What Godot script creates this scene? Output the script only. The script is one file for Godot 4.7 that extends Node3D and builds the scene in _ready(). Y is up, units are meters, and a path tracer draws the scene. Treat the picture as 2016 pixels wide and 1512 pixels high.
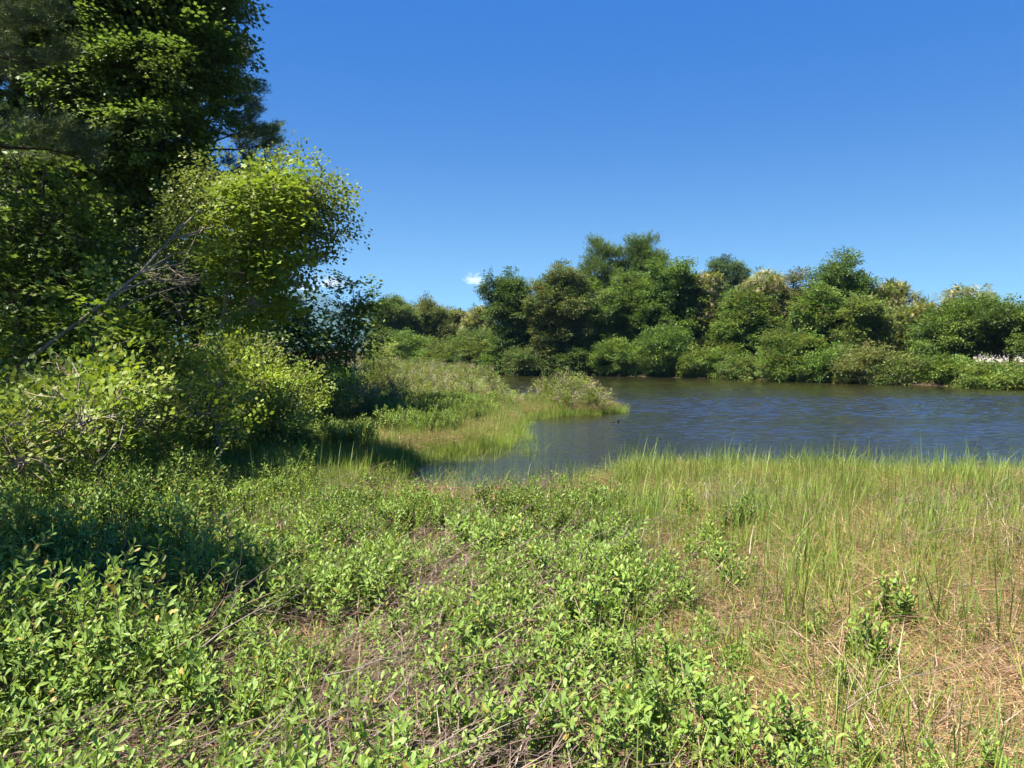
extends Node3D
# A marshy pond edge on a clear summer day. Water level is y = 0, the camera looks along -z; "deep" below means metres ahead (-z).

const FOCAL := 1516.0
const EYE := 1.9
const PITCH := -0.0435

var rng := RandomNumberGenerator.new()
var patch := FastNoiseLite.new()
var fine := FastNoiseLite.new()
var taken := {}
var sprays := {}
var leaf_mat: StandardMaterial3D
var needle_mat: StandardMaterial3D
var blossom_mat: StandardMaterial3D
var blade_mat: StandardMaterial3D
var straw_mat: StandardMaterial3D
var gale_mat: StandardMaterial3D
var twig_mat: StandardMaterial3D
var bark_mat: StandardMaterial3D
var near_shore: Array[Vector2] = []
var far_shore: Array[Vector2] = []


# ---------------------------------------------------------------- mesh builder
class Shape:
	var v := PackedVector3Array()
	var c := PackedColorArray()
	var n := PackedVector3Array()

	func tri(a: Vector3, b: Vector3, d: Vector3, col: Color) -> void:
		v.append(a); v.append(b); v.append(d)
		c.append(col); c.append(col); c.append(col)

	func tube(pts: Array, radii: Array, sides: int, col: Color) -> void:
		var rings := []
		var norms := []
		for i in pts.size():
			var p: Vector3 = pts[i]
			var q: Vector3 = pts[mini(i + 1, pts.size() - 1)]
			var o: Vector3 = pts[maxi(i - 1, 0)]
			var d := (q - o).normalized()
			var s := d.cross(Vector3(0.31, 0.17, 0.93)).normalized()
			var t := d.cross(s)
			var ring := []
			var nn := []
			for k in sides:
				var a := TAU * k / sides
				var w := s * cos(a) + t * sin(a)
				nn.append(w)
				ring.append(p + w * radii[i])
			rings.append(ring)
			norms.append(nn)
		for i in pts.size() - 1:
			for k in sides:
				var k2 := (k + 1) % sides
				for q in [[i, k], [i + 1, k], [i + 1, k2], [i, k], [i + 1, k2], [i, k2]]:
					v.append(rings[q[0]][q[1]])
					n.append(norms[q[0]][q[1]])
					c.append(col)

	func leaf(base: Vector3, along: Vector3, up: Vector3, length: float, width: float, curl: float, fold: float, col: Color, rows: int) -> void:
		# a blade folded along its midrib; rows: 1 = a folded diamond, 3 = an obovate leaf with a rounded tip
		var side := along.cross(up).normalized()
		var nrm := side.cross(along).normalized()
		var ts := [0.0, 0.55, 1.0] if rows == 1 else [0.0, 0.38, 0.74, 1.0]
		var ws := [0.0, 0.5, 0.0] if rows == 1 else [0.03, 0.34, 0.5, 0.14]
		for i in ts.size() - 1:
			var t0: float = ts[i]
			var t1: float = ts[i + 1]
			var w0: float = ws[i] * width
			var w1: float = ws[i + 1] * width
			var m0 := base + along * length * t0 + nrm * curl * length * t0 * t0
			var m1 := base + along * length * t1 + nrm * curl * length * t1 * t1
			for s in [-1.0, 1.0]:
				var e0: Vector3 = m0 + side * w0 * s + nrm * fold * w0
				var e1: Vector3 = m1 + side * w1 * s + nrm * fold * w1
				if w0 > 0.0:
					tri(m0, e0, e1, col)
				if w1 > 0.0 or rows > 1:
					tri(m0, e1, m1, col)
				elif w0 > 0.0:
					tri(m0, e0, m1, col)

	func palm_leaf(base: Vector3, along: Vector3, up: Vector3, length: float, fold: float, col: Color) -> void:
		# a five-lobed leaf
		var side := along.cross(up).normalized()
		var nrm := side.cross(along).normalized()
		var outline := [[-0.05, 0.0], [0.12, 0.34], [0.3, 0.22], [0.52, 0.52], [0.62, 0.2], [1.0, 0.0]]
		var mid := base + along * length * 0.32
		for s in [-1.0, 1.0]:
			for i in outline.size() - 1:
				var a: Array = outline[i]
				var b: Array = outline[i + 1]
				tri(mid, base + along * length * a[0] + side * length * a[1] * s + nrm * fold * length * a[1], base + along * length * b[0] + side * length * b[1] * s + nrm * fold * length * b[1], col)

	func round_leaf(base: Vector3, along: Vector3, up: Vector3, length: float, width: float, fold: float, col: Color) -> void:
		var side := along.cross(up).normalized()
		var nrm := side.cross(along).normalized()
		var outline := [[0.0, 0.0], [0.18, 0.38], [0.5, 0.5], [0.8, 0.36], [1.0, 0.0]]
		var mid := base + along * length * 0.5
		for s in [-1.0, 1.0]:
			for i in outline.size() - 1:
				var a: Array = outline[i]
				var b: Array = outline[i + 1]
				tri(mid, base + along * length * a[0] + side * width * a[1] * s + nrm * fold * width * a[1], base + along * length * b[0] + side * width * b[1] * s + nrm * fold * width * b[1], col)

	func blade(base: Vector3, lean: Vector3, height: float, width: float, droop: float, col: Color) -> void:
		# an arching grass blade of three segments
		var flat := Vector3(lean.x, 0, lean.z)
		var side := Vector3(-flat.z, 0, flat.x).normalized() * width * 0.5
		var last_l := base - side
		var last_r := base + side
		for i in 3:
			var t := (i + 1) / 3.0
			var p := base + Vector3.UP * height * (t - droop * t * t * 0.55) + flat * height * (t * 0.35 + droop * t * t)
			if i == 2:
				tri(last_l, last_r, p, col)
			else:
				var w := side * (1.0 - t * 0.55)
				tri(last_l, last_r, p + w, col)
				tri(last_l, p + w, p - w, col)
				last_l = p - w
				last_r = p + w

	func commit() -> ArrayMesh:
		var arrays := []
		arrays.resize(Mesh.ARRAY_MAX)
		arrays[Mesh.ARRAY_VERTEX] = v
		arrays[Mesh.ARRAY_COLOR] = c
		if n.size() == v.size():
			arrays[Mesh.ARRAY_NORMAL] = n
		var m := ArrayMesh.new()
		m.add_surface_from_arrays(Mesh.PRIMITIVE_TRIANGLES, arrays)
		return m


# ---------------------------------------------------------------- small helpers
func at(px: float, py: float, deep: float) -> Vector3:
	# the point that many metres ahead, in the direction of that point of the photograph
	var d := Vector3((px - 1008.0) / FOCAL, (756.0 - py) / FOCAL, -1.0).rotated(Vector3.RIGHT, PITCH)
	return Vector3(0, EYE, 0) + d * (deep / -d.z)


func rf(a: float, b: float) -> float:
	return rng.randf_range(a, b)


func rand_dir() -> Vector3:
	var y := rf(-1, 1)
	var a := rf(0, TAU)
	var r := sqrt(1.0 - y * y)
	return Vector3(r * cos(a), y, r * sin(a))


func tint(base: Color, value: float, yellow: float) -> Color:
	return Color(base.r * value * (1.0 + yellow), base.g * value * (1.0 + yellow * 0.35), base.b * value * (1.0 - yellow * 0.5))


func numbered(called: String) -> String:
	var k: int = taken.get(called, 0)
	taken[called] = k + 1
	return called if k == 0 else "%s_%03d" % [called, k]


func thing(called: String, label: String, category: String, where: Vector3, group := "") -> Node3D:
	var o := Node3D.new()
	o.name = numbered(called)
	o.set_meta("label", label)
	o.set_meta("category", category)
	if group != "":
		o.set_meta("group", group)
	add_child(o)
	o.position = where
	return o


func part(called: String, mesh: Mesh, mat: Material, parent: Node3D) -> MeshInstance3D:
	var o := MeshInstance3D.new()
	o.name = called
	o.mesh = mesh
	o.material_override = mat
	parent.add_child(o, true)
	return o


func setting(called: String, mesh: Mesh, mat: Material) -> MeshInstance3D:
	var o := MeshInstance3D.new()
	o.name = numbered(called)
	o.mesh = mesh
	o.material_override = mat
	o.set_meta("kind", "structure")
	add_child(o)
	return o


func scatter(called: String, mesh: Mesh, mat: Material, places: Array, tints: Array, parent: Node3D, stuff := true) -> void:
	if places.is_empty():
		return
	var m := MultiMesh.new()
	m.transform_format = MultiMesh.TRANSFORM_3D
	m.use_colors = true
	m.mesh = mesh
	m.instance_count = places.size()
	for i in places.size():
		m.set_instance_transform(i, places[i])
		m.set_instance_color(i, tints[i])
	var o := MultiMeshInstance3D.new()
	o.name = called
	o.multimesh = m
	o.material_override = mat
	if stuff:
		o.set_meta("kind", "stuff")
	parent.add_child(o, true)


func plant_mat(called: String, rough: float, spec: float, through: float) -> StandardMaterial3D:
	var m := StandardMaterial3D.new()
	m.resource_name = called
	m.vertex_color_use_as_albedo = true
	m.roughness = rough
	m.metallic_specular = spec
	m.cull_mode = BaseMaterial3D.CULL_DISABLED
	if through > 0.0:
		m.backlight_enabled = true
		m.backlight = Color(through, through, through * 0.6).linear_to_srgb()
	return m


func noise_tex(freq: float, octaves: int, ramp: Gradient, seed_: int) -> NoiseTexture2D:
	var f := FastNoiseLite.new()
	f.seed = seed_
	f.frequency = freq
	f.fractal_octaves = octaves
	var t := NoiseTexture2D.new()
	t.width = 512
	t.height = 512
	t.seamless = true
	t.noise = f
	t.color_ramp = ramp
	return t


func ramp_of(cols: Array) -> Gradient:
	var g := Gradient.new()
	var offs := PackedFloat32Array()
	var cc := PackedColorArray()
	for i in cols.size():
		offs.append(float(i) / (cols.size() - 1))
		cc.append(cols[i].linear_to_srgb())
	g.offsets = offs
	g.colors = cc
	return g


# ---------------------------------------------------------------- the lie of the land
func inside(p: Vector2, poly: Array[Vector2]) -> bool:
	var hit := false
	var j := poly.size() - 1
	for i in poly.size():
		var a := poly[i]
		var b := poly[j]
		if (a.y > p.y) != (b.y > p.y) and p.x < (b.x - a.x) * (p.y - a.y) / (b.y - a.y) + a.x:
			hit = not hit
		j = i
	return hit


func shore_distance(x: float, deep: float, poly: Array[Vector2]) -> float:
	# metres inside the outline (negative in the water)
	var p := Vector2(x, deep)
	var best := 1e9
	var j := poly.size() - 1
	for i in poly.size():
		best = minf(best, p.distance_squared_to(Geometry2D.get_closest_point_to_segment(p, poly[j], poly[i])))
		j = i
	best = sqrt(best)
	return best if inside(p, poly) else -best


func height(x: float, deep: float) -> float:
	if absf(x) > 130.0 or deep > 170.0 or deep < -60.0:
		return 1.2
	var a := shore_distance(x, deep, near_shore)
	var b := shore_distance(x, deep, far_shore)
	var lumps := patch.get_noise_2d(x * 9.0, deep * 9.0) * 0.05
	if a > b:
		var rise := smoothstep(-4.0, -9.0, x + deep * 0.16) * 0.5 + smoothstep(30.0, 60.0, deep) * 0.3
		return clampf(a * 0.3, -0.5, 0.1) + lumps * clampf(a + 0.4, 0.0, 1.0) + rise * clampf(a * 0.4, 0, 1)
	return clampf(b * 0.35, -0.6, 0.4) + clampf(b * 0.04, 0.0, 0.6) + lumps * clampf(b, 0.0, 1.0)


func near_land(x: float, deep: float) -> float:
	return shore_distance(x, deep, near_shore)


# ---------------------------------------------------------------- sprays of leaves, shared by the crowns
func spray(kind: String, variant: int) -> ArrayMesh:
	var key := kind + str(variant)
	if sprays.has(key):
		return sprays[key]
	rng.seed = hash(key)
	var s := Shape.new()
	match kind:
		"maple":
			for i in 13:
				var t := rf(0.02, 0.5)
				var b := Vector3(t, rf(-0.1, 0.06) - t * t * 0.2, rf(-0.24, 0.24))
				var al := Vector3(rf(0.2, 1.0), rf(-0.9, 0.1), rf(-0.9, 0.9)).normalized()
				s.palm_leaf(b, al, Vector3(rf(-0.5, 0.5), 1, rf(-0.5, 0.5)), rf(0.08, 0.125), rf(-0.2, 0.3), Color.WHITE * rf(0.75, 1.2))
		"birch":
			for i in 26:
				var t := rf(0.0, 0.5)
				var b := Vector3(t, rf(-0.14, 0.08) - t * t * 0.35, rf(-0.2, 0.2))
				var al := Vector3(rf(0.0, 1.0), rf(-1.0, 0.2), rf(-0.9, 0.9)).normalized()
				s.round_leaf(b, al, Vector3(rf(-0.6, 0.6), 1, rf(-0.6, 0.6)), rf(0.045, 0.068), rf(0.036, 0.05), rf(-0.2, 0.3), Color.WHITE * rf(0.75, 1.2))
		"alder":
			for i in 15:
				var t := rf(0.0, 0.42)
				var b := Vector3(t, rf(-0.07, 0.1), rf(-0.16, 0.16))
				var al := Vector3(rf(0.0, 1.0), rf(-0.3, 0.7), rf(-0.9, 0.9)).normalized()
				s.round_leaf(b, al, Vector3(rf(-0.6, 0.6), 1, rf(-0.6, 0.6)), rf(0.055, 0.085), rf(0.045, 0.06), rf(0.0, 0.35), Color.WHITE * rf(0.75, 1.2))
		"oval":
			for i in 22:
				var t := rf(0.0, 0.6)
				var b := Vector3(t, rf(-0.12, 0.1) - t * t * 0.3, rf(-0.28, 0.28))
				var al := Vector3(rf(-0.1, 1.0), rf(-1.0, 0.2), rf(-0.9, 0.9)).normalized()
				s.leaf(b, al, Vector3(rf(-0.6, 0.6), 1, rf(-0.6, 0.6)), rf(0.1, 0.15), rf(0.07, 0.1), 0.0, rf(-0.2, 0.4), Color.WHITE * rf(0.7, 1.25), 1)
		"upright":
			for i in 24:
				var t := rf(0.0, 0.8)
				var b := Vector3(t, rf(-0.1, 0.1), rf(-0.1, 0.1) * (1.3 - t))
				var al := Vector3(rf(0.4, 1.0), rf(-0.7, 0.7), rf(-0.7, 0.7)).normalized()
				s.leaf(b, al, Vector3(rf(-0.6, 0.6), 1, rf(-0.6, 0.6)), rf(0.1, 0.15), rf(0.04, 0.06), 0.0, rf(-0.2, 0.4), Color.WHITE * rf(0.7, 1.25), 1)
		"locust":
			for i in 7:
				var o := Vector3(rf(0.0, 0.3), rf(-0.12, 0.1), rf(-0.2, 0.2))
				var d := Vector3(rf(0.2, 1.0), rf(-0.7, 0.3), rf(-1, 1)).normalized()
				var up := Vector3(rf(-0.4, 0.4), 1, rf(-0.4, 0.4))
				var side := d.cross(up).normalized()
				var shade := rf(0.75, 1.2)
				for k in 7:
					for w in [-1.0, 1.0]:
						s.leaf(o + d * (0.04 + 0.033 * k), (side * w + d * 0.35).normalized(), up, 0.065, 0.04, 0.0, 0.2, Color.WHITE * shade, 1)
		"blossom":
			for i in 3:
				var o := Vector3(rf(0.0, 0.35), rf(-0.05, 0.05), rf(-0.2, 0.2))
				for k in 14:
					var p := o + Vector3(rf(-0.035, 0.035), -0.016 * k, rf(-0.035, 0.035))
					s.leaf(p, rand_dir(), rand_dir(), 0.045, 0.035, 0.0, 0.3, Color.WHITE * rf(0.85, 1.05), 1)
		"pine":
			for k in 7:
				var o := Vector3.ZERO
				var d := Vector3(1, 0.25, 0)
				if k > 0:
					o = Vector3(0.05 * k, 0.01, 0)
					d = Vector3(0.8, rf(0.1, 0.6), rf(0.4, 0.9) * (1 if k % 2 else -1)).normalized()
				var len := rf(0.16, 0.26) if k > 0 else 0.42
				for j in int(len * 100):
					var t := rf(0.15, 1.0)
					var nd := (d * rf(0.5, 1.1) + rand_dir() * 0.75).normalized()
					var p := o + d * len * t
					var w := nd.cross(rand_dir()).normalized() * 0.0045
					s.tri(p - w, p + w, p + nd * rf(0.07, 0.12), Color.WHITE * rf(0.75, 1.25))
		"twiggy":
			for k in 9:
				var p := Vector3.ZERO
				var d := Vector3(1, rf(-0.4, 0.5), rf(-0.7, 0.7)).normalized()
				for j in 4:
					var q := p + d * rf(0.08, 0.2)
					var w := d.cross(rand_dir()).normalized() * 0.0035
					s.tri(p - w, p + w, q + w, Color.WHITE)
					s.tri(p - w, q + w, q - w, Color.WHITE)
					p = q
					d = (d + rand_dir() * 0.55).normalized()
	sprays[key] = s.commit()
	return sprays[key]


func limb(s: Shape, a: Vector3, b: Vector3, ra: float, rb: float, wobble: float, sides: int, col: Color) -> Array:
	var pts := []
	var rr := []
	var steps := 5
	for i in steps + 1:
		var t := float(i) / steps
		var w := wobble * sin(t * PI)
		pts.append(a.lerp(b, t) + Vector3(rf(-w, w), rf(-w, w) + w * 0.3, rf(-w, w)))
		rr.append(lerpf(ra, rb, t))
	s.tube(pts, rr, sides, col)
	return pts


# Puts clumps of sprays round a crown's lobes. Each lobe: [centre, radii] in the tree's own coordinates. Each look: {kind, colour, share}.
func foliage(parent: Node3D, wood: Shape, lobes: Array, looks: Array, per_area: float, clump: float, size: float, lift: float, bark: Color, branches: bool, hollow := 0.55) -> void:
	var places := {}
	var tints := {}
	for lobe in lobes:
		var c: Vector3 = lobe[0]
		var r: Vector3 = lobe[1]
		var area := 4.0 * PI * pow((pow(r.x * r.y, 1.6) + pow(r.x * r.z, 1.6) + pow(r.y * r.z, 1.6)) / 3.0, 1.0 / 1.6)
		var n_clumps := maxi(5, int(area / (clump * clump * (3.2 if hollow > 0.6 else 1.6))))
		var n_each := maxi(3, int(area * per_area / n_clumps))
		var lobe_value := rf(0.9, 1.1)
		for k in n_clumps:
			var d := rand_dir()
			if d.y < -0.5 and rng.randf() < 0.5:
				d.y = -d.y
			var bump := 1.0 + 0.45 * fine.get_noise_3dv(d * 1.3 + c * 0.7)
			if rng.randf() < 0.12:
				bump *= rf(1.1, 1.32)
			var cc := c + d * r * rf(hollow, 1.0) * bump
			if branches and rng.randf() < 0.8:
				limb(wood, c + d * r * 0.05, cc, 0.006 + 0.008 * r.x, 0.004, 0.06 * r.x, 4, bark)
			var v := lobe_value * rf(0.78, 1.25)
			var yel := rf(-0.1, 0.2)
			for j in n_each:
				var pick := rng.randf()
				var look: Dictionary = looks[0]
				for l in looks:
					look = l
					pick -= l.share
					if pick < 0.0:
						break
				var off := rand_dir() * clump * pow(rng.randf(), 0.5)
				off.y *= 0.7
				var p := cc + off
				var o := (d * Vector3(1, 0.4, 1) + off / clump * 0.7 + Vector3(0, lift * rf(0.3, 1.2), 0) + rand_dir() * 0.25).normalized()
				var up := (Vector3.UP + d * 0.35 + rand_dir() * 0.2).normalized()
				if absf(o.dot(up)) > 0.95:
					up = Vector3(1, 0.2, 0.1)
				var z := o.cross(up).normalized()
				var y := z.cross(o).normalized()
				var sc := size * rf(0.75, 1.25)
				var key: String = look.kind + str(rng.randi() % 3)
				if not places.has(key):
					places[key] = []
					tints[key] = []
				places[key].append(Transform3D(Basis(o * sc, y * sc, z * sc), p))
				tints[key].append(tint(look.colour, v * rf(0.88, 1.12), yel + rf(-0.06, 0.08)))
	var crown := Node3D.new()
	crown.name = "crown"
	parent.add_child(crown, true)
	for key in places:
		var kind: String = key.left(-1)
		var mat := needle_mat if kind == "pine" else blossom_mat if kind == "blossom" else twig_mat if kind == "twiggy" else leaf_mat
		var name_ := "needles" if kind == "pine" else "blossoms" if kind == "blossom" else "dead_twigs" if kind == "twiggy" else "foliage"
		scatter(name_, spray(kind, int(key.right(1))), mat, places[key], tints[key], crown)


const GREEN := {
	"maple": Color(0.115, 0.19, 0.04), "bright": Color(0.18, 0.265, 0.035), "birch": Color(0.16, 0.22, 0.055), "dark": Color(0.1, 0.17, 0.045),
	"vine": Color(0.13, 0.225, 0.045), "ash": Color(0.135, 0.21, 0.06), "locust": Color(0.2, 0.25, 0.075), "olive": Color(0.165, 0.195, 0.068),
	"cream": Color(0.62, 0.58, 0.42), "shrub": Color(0.17, 0.235, 0.05), "blue": Color(0.09, 0.155, 0.075), "pine": Color(0.105, 0.15, 0.055),
	"twig": Color(0.3, 0.25, 0.21),
}


# A tree or bush whose crown is given as lobes in pixels of the photograph at its own distance: [px, py, half width, half height, metres nearer(-)/farther(+)].
func tree(called: String, label: String, category: String, group: String, base: Vector3, deep: float, lobes_px: Array, looks: Array, per_area: float, clump: float, size: float, lift: float, trunk_r: float, bark: Color, seed_: int, trunk_path := [], branches := true, hollow := 0.55) -> Node3D:
	for l in looks:
		spray(l.kind, 0); spray(l.kind, 1); spray(l.kind, 2)
	rng.seed = seed_
	var t := thing(called, label, category, base, group)
	var wood := Shape.new()
	var lobes := []
	var top := 0.0
	for l in lobes_px:
		var dd: float = deep + (l[4] if l.size() > 4 else 0.0)
		var k := dd / FOCAL
		var c := at(l[0], l[1], dd) - base
		lobes.append([c, Vector3(l[2] * k, l[3] * k, l[2] * k * 0.95)])
		top = maxf(top, c.y)
	if trunk_r > 0.0:
		var path := trunk_path.duplicate()
		if path.is_empty():
			var mean := Vector3.ZERO
			for l in lobes:
				mean += l[0] / lobes.size()
			for i in 6:
				var f := i / 5.0
				path.append(Vector3(mean.x * f * f + rf(-0.1, 0.1) * f, top * f * 1.02 - 0.15 * (1 - f), mean.z * f * f + rf(-0.1, 0.1) * f))
		else:
			for i in path.size():
				path[i] = path[i] - base
		var rr := []
		for i in path.size():
			rr.append(trunk_r * lerpf(1.0, 0.22, float(i) / (path.size() - 1)))
		wood.tube(path, rr, 9, bark)
		for l in lobes:
			var c: Vector3 = l[0]
			var best: Vector3 = path[0]
			for i in path.size():
				var p: Vector3 = path[i]
				var across := Vector2(p.x - c.x, p.z - c.z).length()
				if p.y < c.y - 0.35 * across and p.distance_to(c) < best.distance_to(c):
					best = p
			limb(wood, best, c, trunk_r * 0.4, trunk_r * 0.14, 0.08 * best.distance_to(c), 6, bark)
	foliage(t, wood, lobes, looks, per_area, clump, size, lift, bark, branches, hollow)
	if wood.v.size() > 0:
		part("trunk" if category == "tree" else "stems", wood.commit(), bark_mat, t)
	return t


# Random lobes filling an egg-shaped outline, for trees whose crowns are one rounded mass.
func egg(px: float, top: float, bottom: float, hw: float, n: int, seed_: int, squat := 0.36) -> Array:
	rng.seed = seed_ * 7 + 3
	var out := []
	var h := (bottom - top) * 0.5
	for i in n:
		var f := (i + 0.5) / n
		var y := top + hw * squat + (bottom - top - hw * squat * 1.6) * f
		var rel := (y - (top + h)) / h
		var w := hw * sqrt(maxf(0.08, 1.0 - rel * rel * 0.92)) * (0.82 + 0.3 * f)
		var r := hw * squat * rf(0.6, 1.35)
		var side := (1 if i % 2 else -1) * rf(0.25, 1.0) * maxf(0.0, w - r)
		if i == 0:
			side *= 0.3
		out.append([px + side, y, r * 1.15, r, rf(-1, 1) * w * 0.02])
	return out


# ---------------------------------------------------------------- pines
func pine(called: String, label: String, base: Vector3, tall: float, radius: float, first: float, trunk_r: float, col: Color, seed_: int, density := 1.0, lopsided := Vector3.ZERO) -> void:
	for i in 3:
		spray("pine", i)
	rng.seed = seed_
	var t := thing(called, label, "tree", base, "pines")
	var wood := Shape.new()
	var bark := Color(0.06, 0.045, 0.035)
	var pts := []
	var rr := []
	for i in 8:
		var f := i / 7.0
		pts.append(Vector3(rf(-0.08, 0.08), tall * f - 0.2, rf(-0.08, 0.08)))
		rr.append(trunk_r * (1.0 - f * 0.88))
	wood.tube(pts, rr, 10, bark)
	var places := [[], [], []]
	var tints := [[], [], []]
	var y := first
	while y < tall - 0.2:
		var f := (y - first) / (tall - first)
		var reach := radius * (1.0 - pow(f, 1.5)) * rf(0.75, 1.1) + 0.25
		for k in 5:
			var a := TAU * (k + rng.randf() * 0.7) / 5.0
			var dir := Vector3(cos(a), 0, sin(a))
			var len := reach * rf(0.7, 1.15) * (1.0 + dir.dot(lopsided))
			var b0 := Vector3(0, y + rf(-0.15, 0.15), 0)
			var b1 := b0 + dir * len + Vector3(0, len * rf(0.0, 0.28), 0)
			var path := limb(wood, b0, b1, 0.012 + 0.012 * len, 0.006, 0.05 * len, 5, bark)
			var n := int(len * 13.0 * density)
			for j in n:
				var u := lerpf(0.3, 1.0, sqrt(rng.randf()))
				var q := int(u * 4.99)
				var p: Vector3 = path[q].lerp(path[q + 1], u * 5.0 - q)
				var side := dir.cross(Vector3.UP) * (1 if j % 2 else -1)
				var spread := len * 0.38 * (1.1 - u) + 0.12
				var o := (dir * rf(0.4, 1.0) + side * rf(0.1, 1.0) + Vector3(0, rf(0.0, 0.45), 0)).normalized()
				p += side * spread * rng.randf() + Vector3(0, rf(-0.04, 0.1), 0)
				var z := o.cross(Vector3.UP).normalized()
				var sc := rf(0.8, 1.3)
				var pick := rng.randi() % 3
				places[pick].append(Transform3D(Basis(o * sc, z.cross(o) * sc, z * sc), p))
				tints[pick].append(tint(col, rf(0.8, 1.2), rf(-0.1, 0.15)))
		y += rf(0.4, 0.75)
	var crown := Node3D.new()
	crown.name = "crown"
	t.add_child(crown, true)
	for i in 3:
		scatter("needles", spray("pine", i), needle_mat, places[i], tints[i], crown)
	part("trunk", wood.commit(), bark_mat, t)


# ---------------------------------------------------------------- low marsh shrubs
func gale_plan(seed_: int, tall: float, spread: float, n_stems: int, leaf_len: float) -> Dictionary:
	# stems (tubes) and the place, direction and size of every leaf of one shrub
	rng.seed = seed_
	var stems := Shape.new()
	var leaves := []
	for k in n_stems:
		var a := rf(0, TAU)
		var out := Vector3(cos(a), 0, sin(a)) * rf(0.15, 1.0) * spread
		var h := tall * rf(0.6, 1.05)
		var p0 := Vector3(out.x * 0.15, -0.04, out.z * 0.15)
		var bark := tint(Color(0.11, 0.075, 0.06), rf(0.7, 1.3), 0.0)
		var main := limb(stems, p0, Vector3(out.x, h, out.z), 0.0032, 0.0014, 0.02, 4, bark)
		var tips := [[main[3], main[5]]]
		for j in 4:
			var q := rng.randi_range(2, 4)
			var o: Vector3 = main[q]
			var e := o + Vector3(rf(-0.5, 0.5) * spread, rf(0.09, 0.2), rf(-0.5, 0.5) * spread)
			limb(stems, o, e, 0.002, 0.001, 0.008, 3, bark)
			tips.append([o.lerp(e, 0.25), e])
		for tip in tips:
			var o: Vector3 = tip[0]
			var e: Vector3 = tip[1]
			var axis := (e - o).normalized()
			var n := rng.randi_range(9, 14)
			var value := rf(0.85, 1.15)
			for j in n:
				var f := (j + 0.5) / n
				var ang := j * 2.4 + rf(-0.4, 0.4)
				var s1 := axis.cross(Vector3(0.3, 0.2, 0.9)).normalized()
				var s2 := axis.cross(s1)
				var rad := s1 * cos(ang) + s2 * sin(ang)
				var al := (axis * lerpf(0.1, 1.0, f) + rad * 1.1 + Vector3.UP * rf(-0.05, 0.4)).normalized()
				leaves.append({"p": o.lerp(e, f), "al": al, "up": axis, "len": leaf_len * rf(0.7, 1.15) * lerpf(0.85, 1.0, sin(f * PI)), "v": value * rf(0.85, 1.15), "y": rf(-0.1, 0.14)})
	return {"stems": stems.commit(), "leaves": leaves}


func gale_leaves(plan: Dictionary, rows: int, base: Color) -> ArrayMesh:
	var s := Shape.new()
	for l in plan.leaves:
		s.leaf(l.p, l.al, l.up, l.len, l.len * 0.4, rf(-0.25, 0.2), rf(0.1, 0.4), Color(0.34, 0.26, 0.07) if rng.randf() < 0.025 else tint(base, l.v, l.y), rows)
	return s.commit()


# ---------------------------------------------------------------- the scene
func _ready() -> void:
	rng.seed = 5
	patch.seed = 11
	patch.frequency = 0.05
	fine.seed = 4
	fine.frequency = 1.0
	fine.fractal_octaves = 2

	camera_and_light()
	materials()
	near_shore.assign([Vector2(60, 8.0), Vector2(30, 9.3), Vector2(8, 10.2), Vector2(4, 10.9), Vector2(1.9, 11.1), Vector2(1.2, 10.4), Vector2(0.6, 9.3), Vector2(-0.6, 9.2), Vector2(-1.5, 9.5), Vector2(-2.1, 11.3), Vector2(-1.6, 13.6), Vector2(-0.4, 14.6), Vector2(-0.1, 16.8), Vector2(0.2, 20.8), Vector2(1.2, 22.4), Vector2(3.0, 23.2), Vector2(3.4, 24.2), Vector2(2.6, 25.6), Vector2(0.4, 27.5), Vector2(-2, 32), Vector2(-4.6, 42), Vector2(-9, 56), Vector2(-22, 68), Vector2(-60, 76), Vector2(-200, 76), Vector2(-200, -80), Vector2(60, -80)])
	far_shore.assign([Vector2(60, 22), Vector2(26, 36.5), Vector2(22.7, 41), Vector2(18, 46), Vector2(14.5, 52), Vector2(9, 56), Vector2(5, 57.5), Vector2(0, 59.5), Vector2(-7, 64), Vector2(-14, 72), Vector2(-40, 82), Vector2(-200, 84), Vector2(-200, 400), Vector2(300, 400), Vector2(300, 22)])
	ground()
	water()
	hills()
	building()
	print("setting built")
	far_bank()
	print("far bank built")
	left_wood()
	print("left wood built")
	wood_floor()
	thickets()
	print("thickets built")
	marsh_shrubs()
	grasses()
	print("marsh built")
	branches_and_snag()


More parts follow.
